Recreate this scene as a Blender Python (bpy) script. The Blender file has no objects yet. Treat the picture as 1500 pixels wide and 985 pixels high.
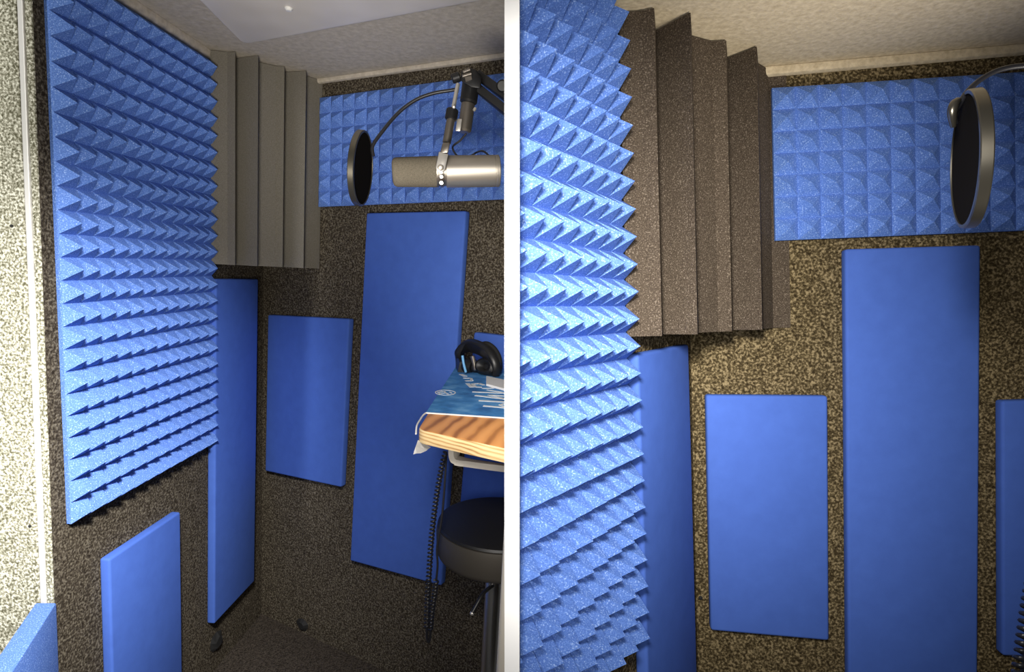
import bpy, bmesh, math, random
from mathutils import Vector, Matrix
from math import sin, cos, pi, radians
random.seed(7)
scene = bpy.context.scene
COL = scene.collection
F = 850.0                       # focal length in pixels of a 1500 x 985 frame
CAM_H = 1.412                   # eye height above the left booth's floor

# ------------------------------------------------------------------ camera
def plan(rx, rz, a, b):
    Rx = Matrix(((1,0,0),(0,cos(rx),-sin(rx)),(0,sin(rx),cos(rx))))
    Rz = Matrix(((cos(rz),-sin(rz),0),(sin(rz),cos(rz),0),(0,0,1)))
    M = Rz @ Rx
    d = lambda t: M @ Vector((sin(t),0,cos(t)))
    return (M @ Vector((0,1,0))).normalized(), d(a), d(b)

def basis(dn):                  # camera vector (right, down, forward) -> upright frame (x, y forward, z up)
    up = -dn
    fwd = Vector((0,0,1)); fwd = (fwd - up*fwd.dot(up)).normalized()
    right = fwd.cross(up)
    return Matrix((right, fwd, up))

dnL, aL, bL = plan(0.11193075, 0.0542354, 0.05144415, -1.09448475)
dnR, aR, bR = plan(0.02918697, -0.03140981, 0.65557311, -1.42511827)
WL, WR = basis(dnL), basis(dnR)
EYE = Vector((0,0,CAM_H))
camM = WL @ Matrix(((1,0,0),(0,-1,0),(0,0,-1)))
cd = bpy.data.cameras.new('camera'); cam = bpy.data.objects.new('camera', cd); COL.objects.link(cam)
cam.matrix_world = Matrix.Translation(EYE) @ camM.to_4x4()
cd.sensor_width = 36; cd.lens = 36*F/1500; cd.clip_start = 0.02
scene.camera = cam

def ray(px, py): return Vector(((px-750)/F, (py-492.5)/F, 1.0))

# ------------------------------------------------------------------ booths
class Booth:
    """An upright box-like booth in its own frame: floor at z = 0, eye at E."""
    def __init__(s, W, a, b, da, db, eye, ceil):
        s.W = W; s.E = Vector((0,0,eye)); s.ceil = ceil
        s.a, s.b = (W@a).normalized(), (W@b).normalized()
        up = Vector((0,0,1))
        na = s.a.cross(up); na = na if na.x > 0 else -na      # left wall faces right
        nb = s.b.cross(up); nb = nb if nb.y < 0 else -nb      # back wall faces the eye
        s.na, s.nb, s.da, s.db = na, nb, da, db
        # corner where both walls meet, on the floor
        m = Matrix(((na.x,na.y),(nb.x,nb.y))).inverted()
        c = m @ Vector((-da,-db)); s.corner = Vector((c.x,c.y,0))
        R = WL @ W.transposed()                               # booth frame -> world
        s.M = Matrix.Translation(EYE) @ R.to_4x4() @ Matrix.Translation(-s.E)
    def r(s, px, py): return s.W @ ray(px, py)
    def cp(s, px, py, z): return s.E + s.r(px, py)*z          # point at a given depth
    def left(s, px, py, o=0): d = s.r(px,py); return s.E + d*(-(s.da-o)/s.na.dot(d))
    def back(s, px, py, o=0): d = s.r(px,py); return s.E + d*(-(s.db-o)/s.nb.dot(d))
    def flat(s, px, py, z): d = s.r(px,py); return s.E + d*((z-s.E.z)/d.z)
    def lw(s, u, z, o=0): return s.corner - s.a*u + s.na*o + Vector((0,0,z))   # u towards the eye
    def bw(s, u, z, o=0): return s.corner - s.b*u + s.nb*o + Vector((0,0,z))   # u to the right
    def uz_left(s, px, py, o): p = s.left(px,py,o); return (s.corner-p).dot(s.a), p.z
    def uz_back(s, px, py, o): p = s.back(px,py,o); return (s.corner-p).dot(s.b), p.z
KS = 0.90
LB = Booth(WL, aL, bL, 1.04813, 1.49780, CAM_H, CAM_H+0.607)
RB = Booth(WR, aR, bR, 0.53384*KS, 1.50892*KS, 1.16, 1.16+0.59*KS)

# ------------------------------------------------------------------ object helpers
def props(o, label=None, cat=None, group=None, kind=None):
    if label: o['label'] = label
    if cat: o['category'] = cat
    if group: o['group'] = group
    if kind: o['kind'] = kind
    return o
def mesh_from(bm, name, mat, origin, smooth=None):
    bmesh.ops.translate(bm, verts=bm.verts, vec=-origin)
    bmesh.ops.recalc_face_normals(bm, faces=bm.faces)
    me = bpy.data.meshes.new(name); bm.to_mesh(me); bm.free()
    for m in (mat if isinstance(mat,(list,tuple)) else [mat]): me.materials.append(m)
    if smooth is not None:
        for p in me.polygons: p.use_smooth = True
        me.set_sharp_from_angle(angle=radians(smooth))
    return me
def solo(B, name, bm, mat, label, cat, group=None, kind=None, smooth=None, origin=None):
    if origin is None:
        vs=[v.co for v in bm.verts]; n=len(vs)
        origin=Vector((sum(v.x for v in vs)/n, sum(v.y for v in vs)/n, min(v.z for v in vs)))
    o = bpy.data.objects.new(name, mesh_from(bm,name,mat,origin,smooth)); COL.objects.link(o)
    o.matrix_world = B.M @ Matrix.Translation(origin)
    return props(o,label,cat,group,kind)
class Thing:
    def __init__(s, B, name, origin, label, cat, group=None):
        s.B=B; s.o=Vector(origin)
        s.e=bpy.data.objects.new(name,None); s.e.empty_display_size=.05; COL.objects.link(s.e)
        s.e.matrix_world = B.M @ Matrix.Translation(s.o); props(s.e,label,cat,group)
    def part(s, name, bm, mat, smooth=None, parent=None, label=None, kind=None):
        o=bpy.data.objects.new(name, mesh_from(bm,name,mat,s.o,smooth)); COL.objects.link(o)
        o.parent = parent or s.e
        return props(o,label,kind=kind)

def hexa(bm, A, Bq):
    """Solid between two matching polygons A and Bq."""
    va=[bm.verts.new(p) for p in A]; vb=[bm.verts.new(p) for p in Bq]; n=len(A)
    bm.faces.new(va); bm.faces.new(vb[::-1])
    for i in range(n):
        j=(i+1)%n; bm.faces.new((va[i],vb[i],vb[j],va[j]))
    return bm
def bev(bm, w, seg=2, ang=30):
    bmesh.ops.recalc_face_normals(bm, faces=bm.faces)
    es=[e for e in bm.edges if len(e.link_faces)==2 and e.calc_face_angle(0)>radians(ang)]
    bmesh.ops.bevel(bm, geom=es, offset=w, segments=seg, profile=.5, affect='EDGES', clamp_overlap=True)
    return bm
def slab(bm, pts, vec): return hexa(bm, pts, [Vector(p)+vec for p in pts])
def axes(d):
    d=d.normalized(); t=Vector((0,0,1)) if abs(d.z)<.9 else Vector((1,0,0))
    u=d.cross(t).normalized(); return u, d.cross(u).normalized()
def lathe(bm, p, d, prof, n=32, ell=1.0, axu=None):
    """Turn profile [(along, radius)] around the axis p + d."""
    d=d.normalized(); u,v=axes(d)
    if axu is not None: u=axu.normalized(); v=d.cross(u).normalized()
    rings=[]
    for (t,r) in prof:
        if r<1e-6: rings.append([bm.verts.new(p+d*t)])
        else: rings.append([bm.verts.new(p+d*t+u*(r*cos(2*pi*k/n))+v*(r*ell*sin(2*pi*k/n))) for k in range(n)])
    for A,Bq in zip(rings,rings[1:]):
        if len(A)==1 and len(Bq)==1: continue
        for k in range(n):
            k2=(k+1)%n
            if len(A)==1: bm.faces.new((A[0],Bq[k2],Bq[k]))
            elif len(Bq)==1: bm.faces.new((A[k],A[k2],Bq[0]))
            else: bm.faces.new((A[k],A[k2],Bq[k2],Bq[k]))
    for R_ in (rings[0],rings[-1]):
        if len(R_)>1: bm.faces.new(R_)
    return bm
def rod(bm, p, q, r, n=20, c=None):
    L=(q-p).length; c=min(r*.3,L*.3) if c is None else c
    return lathe(bm,p,q-p,[(0,r-c),(c,r),(L-c,r),(L,r-c)],n)
def spline(pts, n=12):
    P=[Vector(p) for p in pts]; out=[]
    for i in range(len(P)-1):
        p0=P[max(i-1,0)];p1=P[i];p2=P[i+1];p3=P[min(i+2,len(P)-1)]
        for k in range(n):
            t=k/n
            out.append(.5*((2*p1)+(p2-p0)*t+(2*p0-5*p1+4*p2-p3)*t*t+(3*p1-p0-3*p2+p3)*t**3))
    out.append(P[-1]); return out
def sweep(bm, pts, r, n=10, flat=None, upv=None):
    """Tube through pts; flat=(w,h) with upv makes a flat strip."""
    rings=[]; prev=None
    for i,p in enumerate(pts):
        d=(pts[min(i+1,len(pts)-1)]-pts[max(i-1,0)]).normalized()
        if upv is not None: u=(upv-d*upv.dot(d)).normalized()
        elif prev is None: u,_=axes(d)
        else: u=(prev-d*prev.dot(d)).normalized()
        prev=u; v=d.cross(u)
        if flat:
            w,h=flat
            cs=[(w*.5,h*.3),(w*.42,h*.5),(-w*.42,h*.5),(-w*.5,h*.3),(-w*.5,-h*.3),(-w*.42,-h*.5),(w*.42,-h*.5),(w*.5,-h*.3)]
            rings.append([bm.verts.new(p+u*a+v*b) for a,b in cs])
        else:
            rr=r(i/(len(pts)-1)) if callable(r) else r
            rings.append([bm.verts.new(p+u*rr*cos(2*pi*k/n)+v*rr*sin(2*pi*k/n)) for k in range(n)])
    m=len(rings[0])
    for A,Bq in zip(rings,rings[1:]):
        for k in range(m): bm.faces.new((A[k],A[(k+1)%m],Bq[(k+1)%m],Bq[k]))
    bm.faces.new(rings[0]); bm.faces.new(rings[-1][::-1])
    return bm
def coil(path, R, pitch, per=9):
    """Helix of radius R that follows a polyline."""
    d=[0]
    for a,b in zip(path,path[1:]): d.append(d[-1]+(b-a).length)
    L=d[-1]; n=int(L/pitch*per); out=[]; i=0; prev=None
    for k in range(n+1):
        s=L*k/n
        while i<len(path)-2 and d[i+1]<s: i+=1
        t=(s-d[i])/max(d[i+1]-d[i],1e-9); p=path[i].lerp(path[i+1],t); D=(path[i+1]-path[i]).normalized()
        u=axes(D)[0] if prev is None else (prev-D*prev.dot(D)).normalized(); prev=u; v=D.cross(u)
        w=2*pi*k/per; out.append(p+u*R*cos(w)+v*R*sin(w))
    return out
def cut(bm, co, no):
    """Trim away everything on the side `no` points to and close the cut."""
    g=bm.verts[:]+bm.edges[:]+bm.faces[:]
    r=bmesh.ops.bisect_plane(bm, geom=g, plane_co=co, plane_no=no, clear_outer=True)
    es=[e for e in r['geom_cut'] if isinstance(e,bmesh.types.BMEdge)]
    bmesh.ops.contextual_create(bm, geom=es) if False else bmesh.ops.holes_fill(bm, edges=es)
    return bm

# ------------------------------------------------------------------ materials
def mat(name, base, rough=.6, metal=0, spec=.5, build=None):
    m=bpy.data.materials.new(name); m.use_nodes=True; nt=m.node_tree
    b=nt.nodes['Principled BSDF']
    b.inputs['Base Color'].default_value=(*base,1); b.inputs['Roughness'].default_value=rough
    b.inputs['Metallic'].default_value=metal; b.inputs['Specular IOR Level'].default_value=spec
    if build: build(nt,b)
    return m
def nd(nt, t, **kw):
    n=nt.nodes.new(t)
    for k,v in kw.items():
        if k in n.inputs: n.inputs[k].default_value=v
        else: setattr(n,k,v)
    return n
def coords(nt, scale=(1,1,1)):
    tc=nd(nt,'ShaderNodeTexCoord'); mp=nd(nt,'ShaderNodeMapping'); mp.inputs['Scale'].default_value=scale
    nt.links.new(tc.outputs['Object'],mp.inputs['Vector']); return mp.outputs['Vector']
def ramp(nt, src, stops):
    r=nd(nt,'ShaderNodeValToRGB'); e=r.color_ramp.elements
    while len(e)<len(stops): e.new(.5)
    for el,(p,c) in zip(e,stops): el.position=p; el.color=(*c,1)
    nt.links.new(src,r.inputs['Fac']); return r.outputs['Color']
def bump(nt, b, src, strength, dist):
    bp=nd(nt,'ShaderNodeBump'); bp.inputs['Strength'].default_value=strength; bp.inputs['Distance'].default_value=dist
    nt.links.new(src,bp.inputs['Height']); nt.links.new(bp.outputs['Normal'],b.inputs['Normal'])
def speckle(scale, stops, bs=.4, bd=.003, detail=2.0, patch=None):
    def f(nt,b):
        v=coords(nt)
        n=nd(nt,'ShaderNodeTexNoise'); n.inputs['Scale'].default_value=scale; n.inputs['Detail'].default_value=detail; n.inputs['Roughness'].default_value=.6
        nt.links.new(v,n.inputs['Vector'])
        c=ramp(nt,n.outputs['Fac'],stops)
        if patch:
            w=nd(nt,'ShaderNodeTexNoise'); w.inputs['Scale'].default_value=patch[0]; w.inputs['Detail'].default_value=2
            nt.links.new(v,w.inputs['Vector'])
            k=ramp(nt,w.outputs['Fac'],[(.35,(patch[1],)*3),(.65,(patch[2],)*3)])
            mx=nd(nt,'ShaderNodeMix',data_type='RGBA',blend_type='MULTIPLY'); mx.inputs[0].default_value=1
            nt.links.new(c,mx.inputs[6]); nt.links.new(k,mx.inputs[7]); c=mx.outputs[2]
        nt.links.new(c,b.inputs['Base Color'])
        bump(nt,b,n.outputs['Fac'],bs,bd)
    return f
M={}
M['carpet']=mat('carpet',(.2,.17,.12),.95,spec=.1,build=speckle(190,[(.34,(.024,.018,.012)),(.50,(.068,.055,.039)),(.66,(.19,.165,.122))],.5,.004))
M['carpet_right']=mat('carpet_olive',(.2,.17,.12),.95,spec=.1,build=speckle(190,[(.34,(.030,.021,.010)),(.50,(.092,.069,.034)),(.66,(.30,.235,.13))],.5,.004))
M['carpet_baked_light']=mat('carpet_baked_light',(.3,.3,.24),.95,spec=.1,build=speckle(190,[(.36,(.11,.105,.065)),(.50,(.34,.33,.25)),(.64,(.78,.77,.66))],.4,.003))  # wall carpet with bright frontal light painted into its colour
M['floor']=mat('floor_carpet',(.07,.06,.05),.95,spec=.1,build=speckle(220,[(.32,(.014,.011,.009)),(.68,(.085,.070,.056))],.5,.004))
M['ceiling']=mat('ceiling_felt',(.5,.45,.38),.95,spec=.1,build=speckle(60,[(.3,(.48,.425,.345)),(.7,(.66,.595,.50))],.5,.004,6))
M['ceiling_right']=mat('ceiling_felt_tan',(.5,.43,.33),.95,spec=.1,build=speckle(90,[(.3,(.52,.43,.29)),(.7,(.78,.67,.48))],.5,.004,6))
M['foam']=mat('blue_foam',(.09,.2,.62),.8,spec=.2,build=speckle(420,[(.35,(.088,.185,.56)),(.60,(.135,.265,.70)),(.70,(.38,.54,.90))],.5,.0015,1.5))
M['panel']=mat('blue_panel_cloth',(.05,.115,.55),.8,spec=.25,build=speckle(26,[(.3,(.062,.138,.51)),(.7,(.070,.155,.56))],.12,.0015,7))
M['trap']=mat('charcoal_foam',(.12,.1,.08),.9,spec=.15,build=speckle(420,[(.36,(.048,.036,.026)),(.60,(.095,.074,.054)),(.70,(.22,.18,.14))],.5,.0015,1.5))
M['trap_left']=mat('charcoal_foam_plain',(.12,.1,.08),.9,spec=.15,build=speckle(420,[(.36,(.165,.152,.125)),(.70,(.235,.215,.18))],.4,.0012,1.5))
M['white']=mat('white_paint',(.95,.95,.95),.6)
M['strip']=mat('metal_strip',(.80,.79,.76),.4,.3)
M['black']=mat('black_plastic',(.012,.012,.013),.42)
M['black_matte']=mat('black_rubber',(.01,.01,.01),.8)
M['leather']=mat('black_vinyl',(.008,.008,.009),.5)
M['rim']=mat('stool_skirt',(.07,.062,.052),.5,.3)
M['chrome']=mat('chrome',(.80,.79,.77),.28,1)
M['gunmetal']=mat('bronze_grey_metal',(.30,.27,.235),.36,.85)
M['champagne']=mat('mic_body_metal',(.52,.475,.41),.4,.8)
M['silver']=mat('silver',(.72,.69,.64),.35,.7)
M['windscreen']=mat('mic_windscreen_foam',(.16,.14,.105),.95,spec=.1,build=speckle(500,[(.3,(.13,.113,.085)),(.7,(.20,.175,.135))],.4,.001))
M['gauze']=mat('black_gauze',(.012,.010,.008),1,spec=.05)
M['hoop']=mat('filter_hoop_metal',(.20,.185,.15),.28,.9)
M['cable']=mat('black_cable',(.018,.018,.022),.35)
M['diffuser']=mat('white_acrylic',(.78,.77,.76),.35,build=speckle(7,[(.3,(.80,.73,.63)),(.7,(.92,.85,.75))],.02,.002,1))
M['white_print']=mat('white_print',(.82,.85,.86),.7)
M['white_cloth']=mat('white_cloth_edge',(.80,.79,.77),.8)
M['light_blue']=mat('light_blue_trim',(.16,.42,.72),.5)
M['beige_metal']=mat('beige_metal',(.66,.61,.53),.5)
def matcol(nt,b):
    v=coords(nt); n=nd(nt,'ShaderNodeTexNoise'); n.inputs['Scale'].default_value=22; n.inputs['Detail'].default_value=8
    nt.links.new(v,n.inputs['Vector'])
    c=ramp(nt,n.outputs['Fac'],[(.3,(.03,.15,.42)),(.5,(.06,.27,.64)),(.72,(.2,.48,.82))]); nt.links.new(c,b.inputs['Base Color'])
M['deskmat']=mat('blue_printed_cloth',(.04,.2,.5),.75,build=matcol)
def wood(c1,c2,c3,scale,rot,wscale,dist,lo=.45):
    def f(nt,b):
        tc=nd(nt,'ShaderNodeTexCoord'); mp=nd(nt,'ShaderNodeMapping'); mp.inputs['Scale'].default_value=scale; mp.inputs['Rotation'].default_value=rot
        nt.links.new(tc.outputs['Object'],mp.inputs['Vector']); v=mp.outputs['Vector']
        w=nd(nt,'ShaderNodeTexWave',wave_type='BANDS',bands_direction='X',wave_profile='SIN'); w.inputs['Scale'].default_value=wscale; w.inputs['Distortion'].default_value=dist
        w.inputs['Detail'].default_value=3; w.inputs['Detail Scale'].default_value=.8
        nt.links.new(v,w.inputs['Vector'])
        n=nd(nt,'ShaderNodeTexNoise'); n.inputs['Scale'].default_value=wscale*1.4; n.inputs['Detail'].default_value=4; nt.links.new(v,n.inputs['Vector'])
        ma=nd(nt,'ShaderNodeMath',operation='MULTIPLY_ADD'); ma.inputs[1].default_value=.55; nt.links.new(n.outputs['Fac'],ma.inputs[0])
        mb=nd(nt,'ShaderNodeMath',operation='MULTIPLY'); mb.inputs[1].default_value=.6; nt.links.new(w.outputs['Fac'],mb.inputs[0]); nt.links.new(mb.outputs[0],ma.inputs[2])
        nt.links.new(ramp(nt,ma.outputs[0],[(.25,c1),(.66,c2),(.95,c3)]),b.inputs['Base Color'])
    return f
M['wood_top']=mat('orange_wood',(.5,.24,.1),.5,build=wood((.78,.36,.12),(.66,.285,.09),(.30,.11,.035),(1,.35,1),(0,0,.5),11,7))
M['wood_end']=mat('pale_end_grain',(.7,.45,.2),.55,build=wood((.86,.66,.36),(.78,.53,.25),(.40,.20,.07),(.25,.25,1),(0,1.35,0),45,6))

def trim_divider(bm):
    inv=RB.M.inverted()
    return cut(bm, inv@(EYE+WL@Vector((11/F*.70+.0012,0,.7))), inv.to_3x3()@(WL@Vector((-1,0,0))))
# ================================================================== THE SETTING
def structure(B,name,bm,m,label,cat,smooth=None): return solo(B,name,bm,m,label,cat,kind='structure',smooth=smooth)
Z=Vector((0,0,1))
def booth_shell(B, u_end, ub, side, ceilm, carpet, zfront, T=.012):
    H=B.ceil
    bm=bmesh.new(); slab(bm,[B.lw(-.0,0),B.lw(u_end,0),B.lw(u_end,H),B.lw(-.0,H)],-B.na*T)
    if B is RB: trim_divider(bm)
    structure(B,'wall_left',bm,carpet,'speckled carpet-lined left wall of the %s booth'%side,'wall')
    bm=bmesh.new(); slab(bm,[B.bw(0,0),B.bw(ub,0),B.bw(ub,H),B.bw(0,H)],-B.nb*T)
    structure(B,'wall_back',bm,carpet,'speckled carpet-lined back wall of the %s booth'%side,'wall')
    return H
# ---- left booth
uLend,_=LB.uz_left(48,0,0)
booth_shell(LB,uLend,1.12,'left',None,M['carpet'],.5)
cL=LB.corner
def front(B,p,y): return Vector((p.x,y,p.z))
# right-hand limit of the left booth follows the outer face of the right booth's wall
def world_to(B,p): return B.M.inverted()@p
def r2l(p): return RB.M@p
RW0=RB.lw(0,0,-.02); RWa=RB.lw((RB.corner-RB.left(755,492)).dot(RB.a),0,-.02)
q0=r2l(RW0); q1=r2l(RWa)
def lim(y): t=(y-q1.y)/(q0.y-q1.y); return q1.x+(q0.x-q1.x)*t-.012
yf=.62
def floor_poly(z,yfr,mx=0.):
    e=LB.bw(1.12,0); lw_=LB.lw(uLend,0)
    return [Vector((cL.x,cL.y,z)),Vector((e.x,e.y,z)),Vector((lim(e.y)+mx,e.y-.002,z)),Vector((lim(.9)+mx,.9,z)),Vector((-.02,yfr,z)),Vector((lw_.x-.02,yfr,z)),Vector((lw_.x,lw_.y,z))]
e=LB.bw(1.12,0)
def poly(z,yfr):
    lw_=LB.lw(uLend,0)
    return [Vector((cL.x,cL.y,z)),Vector((e.x,e.y,z)),Vector((.10,1.00,z)),Vector((-.003,.66,z)),Vector((-.012,yfr,z)),Vector((lw_.x,yfr,z)),Vector((lw_.x,lw_.y,z))]
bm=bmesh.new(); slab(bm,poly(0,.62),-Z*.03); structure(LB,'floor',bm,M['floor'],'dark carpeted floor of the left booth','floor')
bm=bmesh.new(); slab(bm,poly(LB.ceil,.30),Z*.03); structure(LB,'ceiling',bm,M['ceiling'],'pale felt-lined ceiling of the left booth','ceiling')
# rolled felt lip where ceiling meets back wall
def lip(B,u0,u1,h,d,m,name,lab,wall='back'):
    bm=bmesh.new(); w_=B.bw if wall=='back' else B.lw; n_=B.nb if wall=='back' else B.na; A=w_(u0,B.ceil); C=w_(u1,B.ceil)
    sec=[(0,-.001),(d,-.001),(d*1.05,-h*.45),(d*.9,-h*.85),(d*.4,-h),(0,-h*.95)]
    f=lambda P:[P+n_*a+Z*b for a,b in sec]
    hexa(bm,f(A),f(C)); return structure(B,name,bm,m,lab,'trim',smooth=50)
lip(LB,.03,1.10,.015,.012,M['ceiling'],'trim_1','pale rolled felt lip between ceiling and back wall of the left booth')
lip(LB,.03,uLend-.01,.026,.012,M['ceiling'],'trim_5','pale rolled felt lip between ceiling and foam-covered wall of the left booth','left')
# jamb: carpeted wall end, metal strip and the open door leaf
zb=0; jt=LB.ceil
nrm=LB.na; fw=-LB.a
P0=LB.lw(uLend,0)
bm=bmesh.new()
jamb=lambda o0,o1,u0,u1:[P0+nrm*o0+fw*u0,P0+nrm*o1+fw*u0,P0+nrm*o1+fw*u1,P0+nrm*o0+fw*u1]
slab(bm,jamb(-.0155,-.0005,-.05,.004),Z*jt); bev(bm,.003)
structure(LB,'trim_2',bm,M['carpet_baked_light'],'carpet-covered door jamb at the near end of the blue foam wall','trim')
bm=bmesh.new(); slab(bm,jamb(-.0290,-.0168,-.05,.0055),Z*jt); bev(bm,.002)
structure(LB,'trim_3',bm,M['strip'],'thin pale metal strip running down the door jamb','trim')
# outer board of the opening, left of the strip, facing the eye
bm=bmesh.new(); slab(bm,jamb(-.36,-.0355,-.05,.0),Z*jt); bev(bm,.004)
structure(LB,'trim_6',bm,M['carpet_baked_light'],'carpet-covered board, bright light painted into its colour, at the left edge of the booth opening','trim')
BP=P0+fw*.001                                   # a point of the board's front face
def on_board(px,py,o=0):
    d=LB.r(px,py); q=BP+fw*o; return LB.E+d*((q-LB.E).dot(fw)/d.dot(fw))

# ---- right booth
uRn=(RB.corner-RB.left(757,492)).dot(RB.a)+.12
booth_shell(RB,uRn,1.5,'right',None,M['carpet_right'],.5)
cR=RB.corner; eR=RB.bw(1.5,0); nR=RB.lw(uRn,0)
Rp=lambda z,yfr:[Vector((cR.x,cR.y,z)),Vector((eR.x,eR.y,z)),Vector((eR.x+.02,yfr,z)),Vector((-.10,yfr,z)),Vector((nR.x-.05,nR.y-.05,z)),Vector((nR.x,nR.y,z))]
bm=bmesh.new(); slab(bm,Rp(0,.55),-Z*.03); trim_divider(bm); structure(RB,'floor',bm,M['floor'],'dark carpeted floor of the right booth','floor')
bm=bmesh.new(); slab(bm,Rp(RB.ceil,.50),Z*.03); trim_divider(bm); structure(RB,'ceiling',bm,M['ceiling_right'],'tan felt-lined ceiling of the right booth','ceiling')
lip(RB,.02,1.48,.020,.014,M['ceiling_right'],'trim_4','tan rolled felt lip between ceiling and back wall of the right booth')
bm=bmesh.new(); slab(bm,[eR+Z*0,eR+Z*RB.ceil,Vector((eR.x+.02,.55,RB.ceil)),Vector((eR.x+.02,.55,0))],Vector((.015,0,0)))
structure(RB,'wall_right',bm,M['carpet_right'],'speckled carpet-lined right wall of the right booth','wall')
# white dividing board between the two booths, seen end-on
Wc=WL; pc=lambda x,y,z: EYE+Wc@Vector((x,y,z))
z0,z1,hw=.70,.84,11/F*.70
bm=bmesh.new(); hexa(bm,[pc(-hw,-.75,z0),pc(hw,-.75,z0),pc(hw,1.0,z0),pc(-hw,1.0,z0)],[pc(-hw,-.75,z1),pc(hw,-.75,z1),pc(hw,1.0,z1),pc(-hw,1.0,z1)])
structure(LB,'wall_middle',bm,M['white'],'white dividing board between the two booths, seen end-on','wall')

# ================================================================== ACOUSTIC PANELS
def cushion(B,name,fr,nn,th,m,label,cat='acoustic panel',group='flat blue acoustic panels',bw=.006):
    bm=bmesh.new(); slab(bm,fr,-nn*(th-.001)); bev(bm,bw,3)
    return solo(B,name,bm,m,label,cat,group,smooth=40)
TH=.028
def lpanel(B,name,uv,label,th=TH):
    return cushion(B,name,[B.lw(u,z,th) for u,z in uv],B.na,th,M['panel'],label)
def bpanel(B,name,uv,label,th=TH):
    return cushion(B,name,[B.bw(u,z,th) for u,z in uv],B.nb,th,M['panel'],label)
# left booth, left wall
def uvs(fn,pts,th=TH): return [fn(x,y,th) for x,y in pts]
q=uvs(LB.uz_left,[(160.5,820),(264.6,750),(271,990),(169.5,990)])
q[2]=(q[2][0],q[1][1]-.68); q[3]=(q[3][0],q[0][1]-.68)
q[2]=(q[1][0]-.002,max(q[2][1],.02)); q[3]=(q[0][0]-.002,max(q[3][1],.02))
lpanel(LB,'acoustic_panel',q,'blue acoustic panel low on the left wall under the large pyramid foam')
q=uvs(LB.uz_left,[(316.8,409),(378.7,409),(373,852),(314.3,915)])
lpanel(LB,'acoustic_panel',q,'tall narrow blue panel beside the corner below the grey ridged foam, left booth')
q=uvs(LB.uz_back,[(392,461.5),(511,467.5),(499.2,714.5),(388,690.5)])
bpanel(LB,'acoustic_panel',q,'small blue rectangular panel on the back wall between two taller panels, left booth')
q=uvs(LB.uz_back,[(536.5,312.2),(682,309),(646,859),(512.5,822)])
bpanel(LB,'acoustic_panel',q,'tall blue panel on the back wall behind the wooden desk corner')
u0,zt=LB.uz_back(694,487,TH); ub0,zb_=LB.uz_back(676,690,TH)
bpanel(LB,'acoustic_panel',[(u0,zt),(u0+.27,zt),(u0+.27,LB.uz_back(700,790,TH)[1]),(ub0-.005,LB.uz_back(690,790,TH)[1])],'partly hidden blue panel behind the headphones and the stool')
# ---- pyramid foam
def pyramid(B,quad,N,nu,nv,base,hp):
    """Grid of square pyramids on a base slab; quad = four corners on the wall, counted from the lower first corner along u."""
    bm=bmesh.new(); q0,q1,q2,q3=quad
    P=lambda i,j:(q0.lerp(q1,i/nu)).lerp(q3.lerp(q2,i/nu),j/nv)
    g=[[bm.verts.new(P(i,j)+N*base) for i in range(nu+1)] for j in range(nv+1)]
    for j in range(nv):
        for i in range(nu):
            ap=bm.verts.new(P(i+.5,j+.5)+N*(base+hp))
            c=[g[j][i],g[j][i+1],g[j+1][i+1],g[j+1][i]]
            for k in range(4): bm.faces.new((c[k],c[(k+1)%4],ap))
    bt={}
    def low(i,j):
        if (i,j) not in bt: bt[(i,j)]=bm.verts.new(P(i,j)+N*.0005)
        return bt[(i,j)]
    ring=[(i,0) for i in range(nu)]+[(nu,j) for j in range(nv)]+[(i,nv) for i in range(nu,0,-1)]+[(0,j) for j in range(nv,0,-1)]
    for (a,b) in zip(ring,ring[1:]+ring[:1]):
        bm.faces.new((g[a[1]][a[0]],low(*a),low(*b),g[b[1]][b[0]]))
    bm.faces.new([low(*r_) for r_ in ring])
    return bm
# left booth, big sheet on the left wall
bs=.011
_,zA=LB.uz_left(99,771,bs); uA,_=LB.uz_left(97.6,771,0); uA2,_=LB.uz_left(63.7,0,0)
uB,zB=LB.uz_left(312.5,651,bs); uB2,zB2=LB.uz_left(310,88,bs)
uA2=uA+(uA2-uA)*1.07; zhi=min(zB2,LB.ceil-.031); zB2=zhi
bm=pyramid(LB,[LB.lw(uB+.006,zB),LB.lw(uA,zA),LB.lw(uA2,zhi),LB.lw(uB2+.004,zhi)],LB.na,12,24,bs,.034)
solo(LB,'pyramid_foam_panel',bm,M['foam'],'large blue pyramid foam sheet covering the left wall, left booth','acoustic foam','blue pyramid foam sheets')
# left booth, back wall
uC,zC=LB.uz_back(468.3,143.4,bs); uD,zD=LB.uz_back(466.3,303.2,bs)
pz=(zC-zD)/7
uC2,zC2=LB.uz_back(739,107,bs); uD2,zD2=LB.uz_back(739,292,bs); k_=14*pz/(uC2-uC)
bm=pyramid(LB,[LB.bw(uD,zD,.0045),LB.bw(uD+(uD2-uD)*k_,zD+(zD2-zD)*k_,.0045),LB.bw(uC+(uC2-uC)*k_,zC+(zC2-zC)*k_,.0045),LB.bw(uC,zC,.0045)],LB.nb,14,7,bs-.0045,.022)
solo(LB,'pyramid_foam_panel',bm,M['foam'],'blue pyramid foam strip behind the microphone and boom arm','acoustic foam','blue pyramid foam sheets')
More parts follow.
